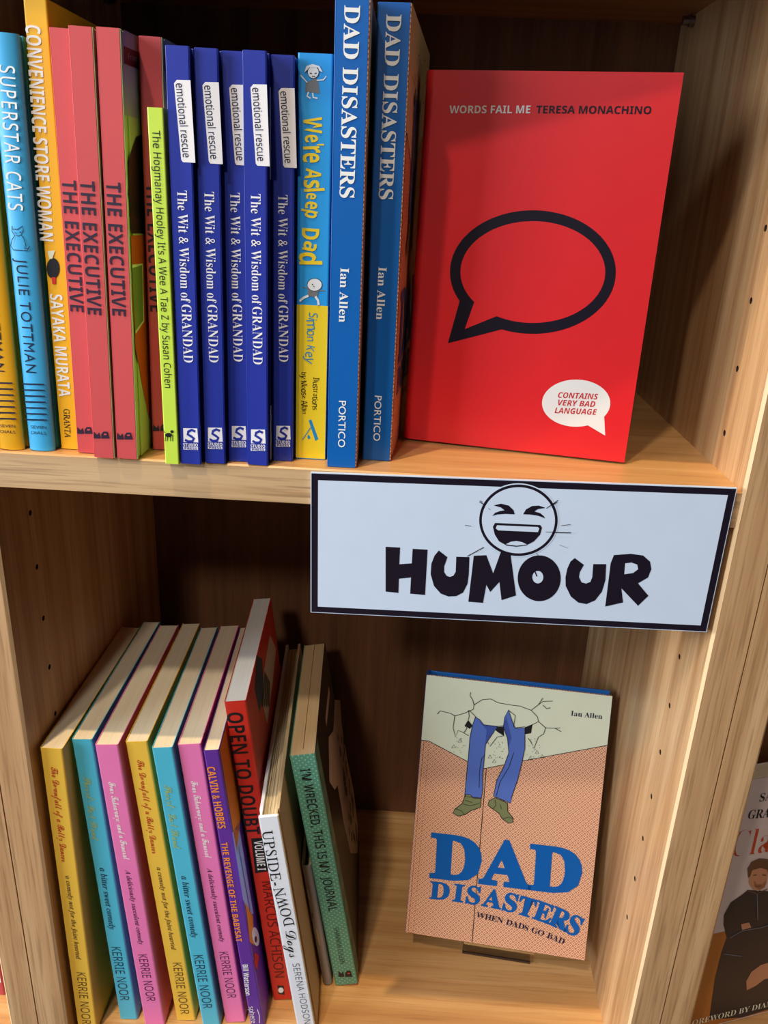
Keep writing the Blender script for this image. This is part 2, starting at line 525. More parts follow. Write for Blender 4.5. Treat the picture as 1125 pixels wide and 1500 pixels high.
def dots(name, base, dot, pitch, rad):
    m = bpy.data.materials.new(name); m.use_nodes = True
    nt = m.node_tree; b = nt.nodes['Principled BSDF']; b.inputs['Roughness'].default_value = 0.45
    tc = nt.nodes.new('ShaderNodeTexCoord'); mp = nt.nodes.new('ShaderNodeMapping')
    mp.inputs['Rotation'].default_value = (0, R(45), 0); mp.inputs['Scale'].default_value = (1 / pitch, 0, 1 / pitch)
    vo = nt.nodes.new('ShaderNodeTexVoronoi'); vo.inputs['Randomness'].default_value = 0.0; vo.inputs['Scale'].default_value = 1
    lt = nt.nodes.new('ShaderNodeMath'); lt.operation = 'LESS_THAN'; lt.inputs[1].default_value = rad
    mx = nt.nodes.new('ShaderNodeMix'); mx.data_type = 'RGBA'
    mx.inputs[6].default_value = rgb(*base); mx.inputs[7].default_value = rgb(*dot)
    nt.links.new(tc.outputs['Object'], mp.inputs['Vector']); nt.links.new(mp.outputs[0], vo.inputs['Vector'])
    nt.links.new(vo.outputs['Distance'], lt.inputs[0]); nt.links.new(lt.outputs[0], mx.inputs[0])
    nt.links.new(mx.outputs[2], b.inputs['Base Color'])
    return m


SAGE_DOTS = dots('sage_dotted_cover', (92, 156, 130), (158, 202, 176), 0.0026, 0.19)


# ------------------------------------------------------------------ books
def place(x, y, z, yaw, lean, T):
    """book standing at x, y on a shelf; lean > 0 tips its head to the left about its left foot, < 0 to the right"""
    lift = (T * math.sin(R(-lean)) if lean < 0 else 0) + 0.0003
    return Matrix.Translation((x, y, z + lift)) @ Matrix.Rotation(R(yaw), 4, 'Z') @ Matrix.Rotation(R(-lean), 4, 'Y')


def build_book(name, label, M, T, H, Wd, cover, paper, kind='paper', group=None, spine_art=None, cover_art=None, spine_mat=None, front_mat=None, RS=None, RC=None, back_mat=None, round_=0.0012, edge_mat=None):
    """local frame: x across the spine, y into the shelf, z up; the front cover is the +x face"""
    root = thing(name, label, 'book', M, group)
    sm = spine_mat or cover; fm = front_mat or cover; bm_ = back_mat or cover
    S = MB(); F = MB(); Bk = MB(); Pg = MB()
    if kind == 'paper':
        c = 0.0004; r = round_; prof = []
        n = 6
        for i in range(n + 1):
            t = math.pi / 2 * i / n; prof.append((r - r * math.cos(t), r - r * math.sin(t)))
        for i in range(n + 1):
            t = math.pi / 2 * i / n; prof.append((T - r + r * math.sin(t), r - r * math.cos(t)))
        inner = []
        for i in range(n + 1):
            t = math.pi / 2 * i / n; inner.append((T - r + (r - c) * math.cos(t), r - (r - c) * math.sin(t)))
        for i in range(n + 1):
            t = math.pi / 2 * i / n; inner.append((r - (r - c) * math.sin(t), r - (r - c) * math.cos(t)))
        S.prism(prof + inner, 0, H, sm)
        F.box(T - c, T, r, Wd, 0, H, fm); Bk.box(0, c, r, Wd, 0, H, bm_)
        pp = [(q[0], q[1]) for q in inner[::-1]]
        e = 0.00006
        pg = [(x + (e if x < T / 2 else -e), y + e) for x, y in pp]
        pg = [(c + e, Wd - 0.0006)] + pg + [(T - c - e, Wd - 0.0006)]
        Pg.prism(pg, 0.0003, H - 0.0004, paper)
    else:
        bd = 0.0021; hin = 0.0062
        if kind == 'round':
            n = 28; rr = 0.0028; prof = []
            for i in range(n + 1):
                t = math.pi * i / n; prof.append((T / 2 - T / 2 * math.cos(t), rr - rr * math.sin(t)))
            inn = [(T - 0.0014 if x > T - 0.0014 else (0.0014 if x < 0.0014 else x), max(y + 0.0012, 0.0012) if 0.0014 < x < T - 0.0014 else y) for x, y in prof[::-1]]
            S.prism(prof + inn, 0, H, sm); ys = rr
        else:
            S.box(0.0005, T - 0.0005, 0, bd, 0, H, sm); ys = bd
            F.box(T - 0.0005, T, 0.0002, bd, 0, H, fm); Bk.box(0, 0.0005, 0.0002, bd, 0, H, bm_)
        F.box(T - bd, T, hin, Wd, 0, H, fm); F.box(T - bd, T - 0.0007, ys, hin, 0, H, fm)
        Bk.box(0, bd, hin, Wd, 0, H, bm_); Bk.box(0.0007, bd, ys, hin, 0, H, bm_)
        if edge_mat:
            S.prism(prof + inn, H, H + 0.0002, edge_mat)
            F.box(T - bd, T, ys, Wd, H, H + 0.0002, edge_mat); Bk.box(0, bd, ys, Wd, H, H + 0.0002, edge_mat)
        Pg.box(bd + 0.0001, T - bd - 0.0001, 0.0045, Wd - 0.0035, 0.0028, H - (0.0075 if edge_mat else 0.0028), paper)
    if spine_art:
        spine_art(Face(RS or M, (0, 0, 0), (1, 0, 0), (0, 0, 1), (0, -1, 0), S), T, H)
    if cover_art:
        cover_art(Face(RC or M, (T, 0, 0), (0, 1, 0), (0, 0, 1), (1, 0, 0), F), Wd, H)
    bv = 0.00035 if kind != 'paper' else 0
    S.build('spine', root, bevel=bv); F.build('front_cover', root, bevel=bv); Bk.build('back_cover', root, bevel=bv)
    Pg.build('page_block', root)
    return root


def mb_logo(f, x, y, k, m):
    """small block mark: a pair of peaks and a rounded tab"""
    f.poly([(x - 11 * k, y - 5 * k), (x - 6 * k, y), (x - 3 * k, y - 4 * k), (x - 1 * k, y + 5 * k), (x - 11 * k, y + 5 * k)], m, lay=2)
    f.poly([(x + 0 * k, y - 1 * k), (x + 3 * k, y - 5 * k), (x + 9 * k, y - 5 * k), (x + 12 * k, y + 5 * k), (x + 0 * k, y + 5 * k)], m, lay=2)
    f.poly([(x + 4 * k, y - 2 * k), (x + 8 * k, y - 2 * k), (x + 8 * k, y), (x + 4 * k, y)], K['coral'], lay=3)


# --- upper shelf, from the left ------------------------------------------------
def cats_art(ink):
    def art(f, T, H):
        f.text('SUPERSTAR CATS', 'sans', (10, 96), (23, 308), 21, K['white'], offset=0.006, space=1.2)
        f.text('JULIE TOTTMAN', 'plain', (31, 379), (46, 546), 15, K['navyink'], space=1.15)
        for i in range(7):
            y = 562.5 + i * 8.7; s = i * 0.75
            f.poly([(33 + s, y - 1.3), (65 + s, y - 0.6), (65 + s, y + 1.6), (33 + s, y + 0.9)], K['navyink'], lay=2)
        f.text('SEVEN', 'plain', (45, 625), (68, 626), 4.2, K['navyink']); f.text('DIALS', 'plain', (46, 633.5), (68, 634.5), 4.2, K['navyink'])
        cat = [(18, 331), (19, 336), (26, 336), (33, 331), (34, 338), (31, 344), (35, 349), (38, 358), (36, 364), (42, 364), (44, 360), (40, 367), (20, 366), (16, 360), (18, 351), (22, 345), (18, 339)]
        f.stroke(cat, 1.1, K['navyink'], closed=True)
        f.stroke([(22, 340), (24, 342)], 1, K['navyink']); f.stroke([(29, 341), (31, 339)], 1, K['navyink']); f.stroke([(24, 344), (27, 346), (30, 344)], 0.9, K['navyink'])
    return art


MSUP = place(-0.1600, 0.0038, ZS, 2.0, -1.2, 0.0122)
cg = 'round-backed cat paperbacks at the left end of the upper shelf'
build_book('hardback_book', 'sky blue rounded book with white cat title at the left end of the upper shelf', MSUP, 0.0122, 0.1752, 0.112, K['skyblue'], P_CREAM, 'round', spine_art=cats_art(0))
MB0 = place(-0.1745, 0.0030, ZS, 2.0, -1.2, 0.0122)
build_book('hardback_book', 'yellow rounded book cut off by the frame left of the sky blue cat book', MB0, 0.0122, 0.1752, 0.112, K['yellow'], P_CREAM, 'round', spine_art=cats_art(0), RS=MSUP)


def conv_art(f, T, H):
    f.text('CONVENIENCE STORE WOMAN', 'sansbold', (48, 37), (68.5, 353), 20, K['white'])
    f.text('SAYAKA MURATA', 'sansbold', (82, 431), (95, 581), 17, K['white'])
    f.text('GRANTA', 'roman', (97.3, 599), (99.6, 641), 8.5, K['black'], offset=0.008)
    f.ellipse((78, 393), 9.5, 15, K['black'], lay=2)
    f.poly([(70, 368), (81, 367), (77, 379), (73, 379)], K['cream'], lay=3)
    f.poly([(76, 406), (82, 406), (82, 416), (77, 416)], K['scarlet'], lay=3)


MCON = place(-0.1462, 0.0093, ZS, 1.0, -1.2, 0.0096)
build_book('paperback_book', 'tall amber paperback with white convenience store title beside coral spines', MCON, 0.0096, 0.1885, 0.127, K['amber'], P_CREAM, 'paper', spine_art=conv_art, round_=0.0008)


def exec_spine(f, T, H):
    f.text('THE EXECUTIVE', 'sansbold', (127.5, 265), (138.5, 461), 20, K['ink'], offset=-0.004)
    mb_logo(f, 148.5, 637, 1.0, K['ink'])


def exec_cover(f, Wd, H):
    f.poly([(180.5, 43), (206, 56), (206, 78), (180.5, 67)], K['lilac'])
    f.poly([(180.5, 67), (206, 78), (206, 103), (181, 93)], K['darkred'])
    f.text('From', 'sans', (187, 82), (201, 86.5), 5, K['lilac'])
    a, b = Wd - 0.002, 0.0008
    f.poly([(b, 0.147), (0.020, 0.147), (0.020, H - 0.0008), (b, H - 0.0008)], K['lilac'], px=False, lay=0.5)
    f.poly([(190, 226), (199, 200), (230, 190), (230, 342), (191, 342), (191, 330), (189, 315), (190, 300), (187, 285), (188, 268), (187, 250)], K['black'], lay=2)
    f.poly([(191, 345), (235, 343), (235, 640), (217, 610), (212, 585), (207, 560), (203, 535), (198, 512), (197, 490), (194, 450)], K['rustprint'], lay=2)
    f.poly([(192, 390), (207, 387), (209, 470), (197, 487)], K['olivegreen'], lay=3)
    f.stroke([(192, 390), (207, 387), (209, 470), (197, 487)], 1.5, K['cream'], lay=4)


MEX = [place(-0.1362, 0.0046, ZS, 0.8, -1.75, 0.0098), place(-0.1260, -0.0014, ZS, 0.8, -1.75, 0.0098),
       place(-0.1152, -0.0009, ZS, 0.8, -1.75, 0.0098), place(-0.1034, 0.0159, ZS, 1.0, -1.6, 0.0098)]
exl = ['coral executive hardback touching the tall amber paperback', 'coral executive hardback, middle of the three side by side, nearest the shelf edge',
       'coral executive hardback showing its green and black front cover', 'coral executive hardback pushed back behind the thin lime book']
ex = build_book('hardback_book', exl[1], MEX[1], 0.0098, 0.1776, 0.115, K['coral'], P_CREAM, 'hard', 'coral executive hardbacks', exec_spine, exec_cover, front_mat=K['leaf'], RC=MEX[2])
for i in (0, 2, 3):
    dup(ex, MEX[i], exl[i])


def hog_art(f, T, H):
    f.text("The Hogmanay Hooley It's A Wee A Tae Z by Susan Cohen", 'sans', (228.5, 191), (246.5, 568), 10.5, K['black'])
    f.ellipse((247, 637), 5, 3.2, K['black'], lay=2, n=12); f.ellipse((252, 632), 2.4, 2.2, K['black'], lay=2, n=10)
    for x in (243, 246, 250, 253):
        f.stroke([(x, 637), (x - 1 + (x % 3), 646)], 0.9, K['black'])
    f.stroke([(242, 634), (239, 630)], 0.9, K['black'])


MHOG = place(-0.0912, -0.0044, ZS, -1.5, -0.4, 0.0066)
build_book('paperback_book', 'thin short lime green book with black handwritten title', MHOG, 0.0066, 0.1497, 0.11, K['lime'], P_WHITE, 'paper', spine_art=hog_art, round_=0.0006)


def gran_spine(f, T, H):
    f.poly([(259, 117), (278.9, 117.5), (286.2, 238.5), (268, 237.5), (265.6, 234), (255, 122)], K['labelwhite'])
    f.text('emotional rescue', 'sans', (263, 122), (273.5, 230.5), 11, K['navyink'], offset=0.004)
    f.text('The Wit & Wisdom of', 'serif', (267, 279), (272.5, 443), 14.5, K['labelwhite'], offset=-0.007)
    f.text('GRANDAD', 'serif', (273.3, 446), (276.5, 531), 14.5, K['labelwhite'], offset=-0.007)
    f.poly([(268.5, 627), (289, 627.5), (290.5, 648), (269, 647.5)], K['labelwhite'])
    f.stroke([(286, 632), (281, 629.5), (276, 632), (275, 636), (280, 639), (284, 642), (282, 646), (276, 646.5), (271, 644)], 3.6, K['royal'], lay=2)
    f.text('STUDIO', 'sansbold', (268.5, 651.3), (290, 652), 4.4, K['labelwhite'])
    f.poly([(268.5, 654.5), (290, 655), (290, 659), (269, 658.5)], K['labelwhite'])
    f.text('PRESS', 'sansbold', (270.5, 656.4), (288.5, 657), 3, K['royal'], lay=2)


def gran_cover(f, Wd, H):
    a = H * 0.72
    f.poly([(0.0064, 0.0004), (Wd - 0.0004, 0.0004), (Wd - 0.0004, 0.027), (0.0064, 0.027)], K['labelwhite'], px=False)
    f.poly([(0.0064, 0.125), (0.024, 0.125), (0.024, 0.160), (0.0064, 0.160)], K['labelwhite'], px=False)
    f.poly([(0.02, 0.05), (0.06, 0.04), (0.08, 0.08), (0.05, 0.115), (0.025, 0.1)], K['black'], px=False)


MG = [place(-0.0842, -0.0032, ZS, 0, -0.75, 0.0096), place(-0.0735, -0.0001, ZS, 0.4, -0.7, 0.0096), place(-0.0634, 0.0048, ZS, 0.6, -0.55, 0.0096),
      place(-0.0535, 0.0008, ZS, 0, -0.4, 0.0096), place(-0.0431, 0.0094, ZS, 0.6, -0.2, 0.0096)]
gl = ['navy grandad hardback right beside the thin lime book', 'second navy grandad hardback from the lime book', 'third navy grandad hardback from the lime book, pushed back in shade, its label half hidden',
      'fourth navy grandad hardback from the lime book, standing forward', 'navy grandad hardback pushed back in shade beside the sky blue and yellow spine']
g = build_book('hardback_book', gl[0], MG[0], 0.0096, 0.172, 0.118, K['royal'], P_WHITE, 'hard', 'navy grandad hardbacks', gran_spine, gran_cover)
for i in range(1, 5):
    dup(g, MG[i], gl[i])


def asleep_art(f, T, H):
    f.poly([(0.0002, 0.0003), (T - 0.0002, 0.0003), (T - 0.0002, f.loc((455, 447)).y), (0.0002, f.loc((455, 447)).y)], K['sunny'], px=False, lay=0.6)
    f.text("We're", 'sansbold', (458.5, 172), (459.5, 237), 25, K['sunny'], hand=1, offset=0.004)
    f.text('Asleep', 'sansbold', (459, 247), (459, 320), 23, K['sunny'], hand=1, offset=0.004)
    f.text('Dad', 'sansbold', (455, 334), (455, 386), 26, K['sunny'], hand=1, offset=0.004)
    f.text('Simon Key', 'sans', (459, 458), (453, 532), 13, K['blueink'], hand=0.8)
    f.text('Illustrations', 'sans', (463, 553), (461, 600), 7.5, K['black'], hand=0.8)
    f.text('by Moose Allain', 'sans', (445, 545), (446, 606), 7.5, K['black'], hand=0.8)
    # girl with arms out
    f.poly([(448, 121), (462, 114), (466, 118), (468.5, 137), (447, 134)], K['greyprint'])
    f.stroke([(450, 121), (443, 113), (440, 110)], 1.6, K['white']); f.stroke([(464, 118), (474, 117), (478, 112)], 1.6, K['white'])
    f.stroke([(452, 135), (450, 141), (455, 144)], 2, K['white']); f.stroke([(458, 136), (459, 143), (465, 144)], 2, K['white'])
    f.ellipse((459, 106), 8.6, 9.4, K['black'], lay=2, n=24); f.ellipse((459, 106), 7.8, 8.6, K['white'], lay=3, n=24)
    f.poly([(450, 103), (446, 106), (449, 97), (458, 94), (468, 97), (473, 106), (468, 104), (466, 99), (453, 99)], K['white'], lay=4)
    f.stroke([(454, 107), (457, 108)], 1, K['black'], lay=4); f.stroke([(461, 108), (464, 107)], 1, K['black'], lay=4); f.stroke([(457, 112), (462, 112)], 0.9, K['black'], lay=4)
    # jumping boy
    f.poly([(452, 421), (467, 424), (465, 436), (450, 433)], K['greyprint'], lay=2)
    f.stroke([(452, 423), (444, 420)], 1.6, K['greyprint']); f.stroke([(466, 425), (476, 426)], 1.6, K['greyprint'])
    f.stroke([(452, 433), (445, 436), (439, 441)], 3.2, K['white'], lay=3); f.stroke([(462, 434), (466, 440), (467, 447)], 3.2, K['white'], lay=3)
    f.ellipse((461, 417), 11.2, 9.6, K['black'], lay=2, n=24); f.ellipse((461, 417), 10.4, 8.8, K['white'], lay=3, n=24)
    f.stroke([(457, 416), (459, 417)], 1.2, K['black'], lay=4); f.stroke([(459, 419), (461, 420)], 1, K['black'], lay=4)
    f.poly([(452, 616), (456, 614), (466.5, 643), (462, 646)], K['blueink'])
    f.stroke([(455, 626), (443, 644)], 1.2, K['blueink']); f.poly([(452, 636), (455, 641), (452, 644), (450, 640)], K['blueink'])


MAS = place(-0.0329, 0.0146, ZS, 0.3, -0.2, 0.0146)
build_book('paperback_book', 'sky blue and yellow spine with hand drawn children beside the thick blue hardbacks', MAS, 0.0146, 0.1737, 0.118, K['bluecov'], P_WHITE, 'paper', spine_art=asleep_art, round_=0.0009)

# --- the wallpaper-covered hardback: two spine-out above, one face-out below
TD, HD, WD = 0.0138, 0.1935, 0.1287
MD1 = place(-0.0163, 0.0045, ZS, 0.8, 0, TD); MD2 = place(-0.0005, 0.0188, ZS, -3.5, 0, TD)
Rl = Matrix.Rotation(R(-6.35), 4, 'Z') @ Matrix.Rotation(R(-15.9), 4, 'X') @ Matrix.Rotation(R(-0.47), 4, 'Y')
# local +x faces the reader, +y runs to the reader's right
MDL = Matrix.Translation((0.0386, 0.0819, -0.3802)) @ Rl @ Matrix(((0, 1, 0, 0), (-1, 0, 0, 0), (0, 0, 1, 0), (0, 0, 0, 1))) @ Matrix.Translation((-TD, 0, 0))


def dd_spine(f, T, H):
    f.text('DAD DISASTERS', 'serif', (516.5, 8), (508.5, 290), 22.5, K['white'], offset=0.006)
    f.text('Ian Allen', 'serif', (505.3, 392.5), (502.7, 472), 12.5, K['white'])
    f.text('PORTICO', 'plain', (501.8, 587), (500.4, 655), 10.5, K['white'], offset=0.004)


def q5(*p):
    return [(580 + x / 3.309, 960 + y / 3.309) for x, y in p]


def q6(*p):
    return [(580 + x / 3.309, 1180 + y / 3.309) for x, y in p]


def dd_cover(f, Wd, H):
    L = f.loc
    bl = L(q5((120, 410))[0]); br = L(q5((1020, 435))[0]); e = 0.00005
    mid = [L(p) for p in q5((160, 415), (345, 513), (430, 548), (620, 510))]
    hy = 0.0003
    f.poly([(hy, H - e), (hy, bl.y)] + [tuple(p) for p in mid] + [(Wd - e, br.y), (Wd - e, H - e)], K['cream'], px=False, lay=1)
    f.stroke([(hy, bl.y)] + [tuple(p) for p in mid] + [(Wd - e, br.y)], 0.0005, K['black'], px=False, lay=2)
    v0 = L(q5((438, 548))[0]); v1 = L(q6((368, 668))[0])
    f.stroke([tuple(v0), (v1.x, 0.0006)], 0.0005, K['black'], px=False, lay=2)
    # rubble patch under the hole stays plain; legs
    f.poly(q5((430, 445), (455, 440), (490, 395), (525, 390), (545, 430), (545, 475), (520, 530), (440, 548), (426, 530)), K['cream'], lay=1.6)
    legL = q5((385, 298), (370, 340), (358, 400), (352, 480), (342, 580), (333, 682), (415, 690), (421, 640), (420, 580), (428, 500), (434, 430), (470, 375), (492, 345), (425, 335), (405, 310))
    legR = q5((545, 262), (527, 300), (520, 345), (540, 400), (547, 470), (522, 540), (490, 600), (472, 680), (556, 715), (562, 680), (590, 600), (610, 520), (625, 450), (625, 350), (578, 352), (562, 315))
    f.poly(legL, K['jeans'], lay=3); f.poly(legR, K['jeans'], lay=3)
    f.poly(q5((400, 315), (425, 335), (492, 345), (470, 375), (432, 432), (440, 360)), K['jeans2'], lay=4)
    f.poly(q5((520, 345), (540, 400), (546, 440), (560, 400), (548, 350), (535, 300)), K['jeans2'], lay=4)
    f.stroke(legL, 0.9, K['black'], lay=5, closed=True); f.stroke(legR, 0.9, K['black'], lay=5, closed=True)
    f.stroke(q5((432, 480), (415, 500), (405, 560), (403, 640)), 0.8, K['black'], lay=5)
    f.stroke(q5((570, 470), (548, 540), (505, 610), (486, 680)), 0.8, K['black'], lay=5)
    for p in (((350, 312), (372, 340), (358, 356), (333, 340)), ((488, 346), (524, 344), (524, 390), (494, 372), (480, 360)), ((625, 348), (662, 333), (655, 377), (626, 382))):
        f.poly(q5(*p), K['black'], lay=2.5)
    shoe1 = q5((340, 672), (330, 692), (322, 715), (285, 745), (277, 762), (300, 778), (335, 770), (365, 750), (410, 735), (412, 692), (375, 690), (360, 674))
    shoe2 = q5((480, 688), (452, 703), (445, 725), (480, 750), (500, 765), (515, 790), (545, 812), (567, 808), (566, 785), (542, 755), (540, 715), (520, 705))
    for sh in (shoe1, shoe2):
        f.poly(sh, K['olive'], lay=4); f.stroke(sh, 1.0, K['black'], lay=5, closed=True)
    for ln in (((325, 718), (360, 728), (405, 715)), ((335, 700), (370, 712)), ((290, 742), (318, 752), (330, 768)), ((480, 700), (485, 725), (470, 742)), ((505, 722), (512, 745)), ((520, 790), (545, 782), (565, 790))):
        f.stroke(q5(*ln), 0.8, K['black'], lay=5)
    cr = [((378, 238), (420, 213), (460, 210), (492, 228), (560, 240), (600, 245), (655, 265)), ((378, 238), (375, 260), (330, 280), (285, 292)),
          ((285, 292), (277, 350), (289, 395), (301, 362), (325, 372), (352, 388)), ((378, 238), (372, 215), (359, 195), (362, 178)),
          ((285, 292), (265, 280), (215, 268), (200, 283)), ((655, 265), (690, 238), (712, 222), (760, 220)), ((690, 238), (712, 205)), ((712, 240), (730, 258), (748, 252)),
          ((655, 265), (686, 298), (690, 320), (725, 350), (770, 352), (796, 350)), ((770, 352), (800, 368)), ((690, 320), (660, 335)),
          ((725, 350), (715, 380), (690, 395), (668, 450), (655, 420), (640, 400)), ((352, 265), (355, 295), (350, 312)), ((355, 265), (390, 300)),
          ((425, 335), (490, 343), (524, 340)), ((545, 265), (578, 290), (570, 345)), ((575, 350), (625, 345)), ((443, 415), (455, 440), (490, 395), (525, 388)),
          ((333, 340), (345, 350), (330, 372))]
    for ln in cr:
        f.stroke(q5(*ln), 0.9, K['black'], lay=5)
    for (x, y) in ((310, 412), (280, 440), (455, 490), (476, 512), (683, 468), (650, 498), (708, 488)):
        f.stroke(q5((x - 9, y + 8), (x, y - 9), (x + 9, y + 7)), 0.8, K['black'], lay=5, closed=True)
    rnd = random.Random(3)
    for x0, x1, y0, y1, n in ((280, 335, 395, 480, 14), (450, 525, 415, 500, 26), (632, 700, 400, 490, 14)):
        for i in range(n):
            x, y = rnd.uniform(x0, x1), rnd.uniform(y0, y1)
            f.stroke(q5((x - 1.6, y), (x + 1.6, y + 1)), 0.8, K['black'], lay=5)
    f.text('Ian Allen', 'serif', *q5((848, 279), (1000, 296)), 7.5, K['navyink'], lay=3)
    # title
    f.text('DAD', 'serif', *q6((165, 236), (903, 323)), 64, K['ddblue'], lay=3, offset=0.03)
    f.arc_text('DISASTERS', 'serif', *q6((148, 447), (560, 515), (868, 634)), 25, 29, K['ddblue'], lay=3, offset=0.02)
    f.arc_text('WHEN DADS GO BAD', 'serif', *q6((388, 540), (600, 595), (812, 672)), 8, 8.5, K['navyink'], lay=3, offset=-0.002)


ddl = 'thick blue hardback with white dad title beside the yellow and sky blue spine'
dd = build_book('hardback_book', ddl, MD1, TD, HD, WD, K['ddblue'], P_CREAM, 'hard', 'blue hardbacks with orange wallpaper covers', dd_spine, dd_cover, front_mat=WALLPAPER, RC=MDL)
dup(dd, MD2, 'thick blue hardback with white dad title set back in shade beside the red book')
dup(dd, MDL, 'hardback facing out on a clear stand, denim legs on its cover')


# --- red face-out book
HR, WR, TR_ = 0.1752, 0.1145, 0.020
MR = Matrix.Translation((0.0181, 0.0566, 0.0012)) @ Matrix.Rotation(R(-11.5), 4, 'Z') @ Matrix.Rotation(R(-2.9), 4, 'X') @ Matrix(((0, 1, 0, 0), (-1, 0, 0, 0), (0, 0, 1, 0), (0, 0, 0, 1))) @ Matrix.Translation((-TR_, 0, 0))


def red_cover(f, Wd, H):
    f.text('WORDS FAIL ME', 'sansbold', (658.5, 160.5), (777, 160.5), 11, K['white'])
    f.text('TERESA MONACHINO', 'sansbold', (785.5, 160.5), (954, 161.5), 11, K['signblack'])
    # speech ring: outer outline with its tail, then the red inside
    f.poly(
           [(780.6 + 121.5 * math.cos(R(t)), 398.5 + 90.5 * math.sin(R(t))) for t in range(-208, 116, 4)] + [(656, 502.8)], K['signblack'], lay=1)
    f.poly([(780.6 + 106 * math.cos(R(t)), 398.5 + 74.5 * math.sin(R(t))) for t in range(-216, 123, 4)] + [(681, 482)], K['red'], lay=2)
    f.poly(
           [(844 + 50 * math.cos(R(t)), 590.5 + 34.5 * math.sin(R(t))) for t in range(70, 400, 5)] + [(886.5, 638)], K['white'], lay=1)
    f.text('CONTAINS', 'sansboldital', (817.5, 578.5), (876, 581), 8, K['redink'])
    f.text('VERY BAD', 'sansboldital', (817.5, 589.5), (872, 592), 8, K['redink'])
    f.text('LANGUAGE', 'sansboldital', (812.5, 601), (874.5, 603.5), 8, K['redink'])


build_book('hardback_book', 'red hardback facing out with a large black speech bubble', MR, TR_, HR, WR, K['red'], P_WHITE, 'paper', cover_art=red_cover, round_=0.004)

# ------------------------------------------------------------------ the sign
mb = MB(); SY = -0.0008
face = Face(IDM, (0, SY, 0), (1, 0, 0), (0, 0, 1), (0, -1, 0), mb, 0.00008)
q = [face.loc(p) for p in ((455, 692), (1080, 715), (1035, 926), (455, 897))]
vs = [(p.x, SY, p.y) for p in q] + [(p.x, 0.0007, p.y) for p in q]
mb.add(vs, [(0, 1, 2, 3), (7, 6, 5, 4), (0, 4, 5, 1), (1, 5, 6, 2), (2, 6, 7, 3), (3, 7, 4, 0)], K['signwhite'])


def inset(d):
    c = sum(q, Vector((0, 0))) / 4; out = []
    for p in q:
        out.append((p.x + (d if p.x < c.x else -d), p.y + (d if p.y < c.y else -d)))
    return out


face.poly(inset(0.0004), K['signblack'], px=False, lay=1)
face.poly(inset(0.0036), K['signwhite'], px=False, lay=2)


def c8(*p):
    return [(600 + x / 3.5156, 690 + y / 3.5156) for x, y in p]


def c7(*p):
    return [(440 + x / 1.6423, 680 + y / 1.6423) for x, y in p]


B_ = K['signblack']; Wh = K['signwhite']
face.poly(c7((205, 198), (240, 200), (238, 240), (268, 238), (270, 203), (306, 205), (300, 314), (264, 311), (266, 272), (237, 275), (236, 309), (205, 306)), B_, lay=3)
face.poly(c8((150, 408), (195, 443), (178, 490), (178, 520), (190, 538), (207, 544), (225, 538), (237, 518), (240, 440), (308, 442), (305, 530), (298, 580), (275, 625), (240, 643), (200, 645), (160, 630), (125, 590), (108, 530), (112, 475), (128, 435)), B_, lay=3)
face.poly(c8((330, 435), (395, 432), (430, 525), (470, 415), (520, 430), (548, 640), (473, 664), (462, 570), (415, 622), (395, 585), (378, 678), (302, 672)), B_, lay=3)
cx, cy = c8((667, 551))[0]; face.ellipse((cx, cy), 111 / 3.5156, 118 / 3.5156, B_, lay=3, n=48)
cx, cy = c8((660, 545))[0]; face.ellipse((cx, cy), 28 / 3.5156, 32 / 3.5156, Wh, lay=4, n=24)
face.poly(c8((640, 512), (648, 515), (658, 540), (652, 542)), B_, lay=5)
face.poly(c8((850, 447), (897, 482), (876, 520), (872, 545), (885, 572), (908, 578), (930, 570), (940, 545), (945, 478), (1012, 478), (1008, 560), (990, 620), (955, 665), (910, 684), (868, 676), (830, 645), (803, 590), (802, 545), (812, 500), (828, 465)), B_, lay=3)
face.poly(c7((746, 238), (754, 218), (795, 215), (824, 219), (841, 234), (844, 252), (836, 272), (812, 286), (837, 316), (812, 340), (772, 298), (776, 332), (733, 342)), B_, lay=3)
face.poly(c7((781, 238), (796, 236), (810, 241), (812, 252), (800, 261), (779, 264)), Wh, lay=4)
ccx, ccy = c8((560, 252))[0]
face.ellipse((ccx, ccy), 208 / 3.5156, 190 / 3.5156, Wh, lay=3.4, n=72)
face.ellipse((ccx, ccy), 202 / 3.5156, 184 / 3.5156, B_, lay=4, n=72)
face.ellipse((ccx, ccy), 188 / 3.5156, 170 / 3.5156, Wh, lay=5, n=72)
face.poly(c8((468, 420), (480, 395), (560, 410), (521, 436), (521, 440), (460, 440)), B_, lay=3.6)
face.poly(c8((432, 175), (470, 166), (510, 176), (535, 200), (541, 221), (490, 219), (450, 222), (425, 229), (440, 213), (465, 204), (488, 200), (470, 186)), B_, lay=6)
face.poly(c8((584, 221), (598, 196), (630, 178), (665, 176), (700, 188), (660, 194), (642, 206), (672, 215), (690, 230), (697, 242), (660, 228), (620, 222)), B_, lay=6)
face.poly(c8((440, 265), (672, 276), (681, 290), (672, 325), (640, 360), (600, 381), (550, 388), (500, 382), (460, 360), (438, 325), (428, 285)), B_, lay=6)
face.poly(c8((450, 277), (660, 286), (667, 294), (660, 312), (455, 303), (443, 292)), Wh, lay=7)
face.poly(c8((495, 375), (520, 362), (550, 358), (580, 364), (603, 376), (550, 382)), Wh, lay=7)
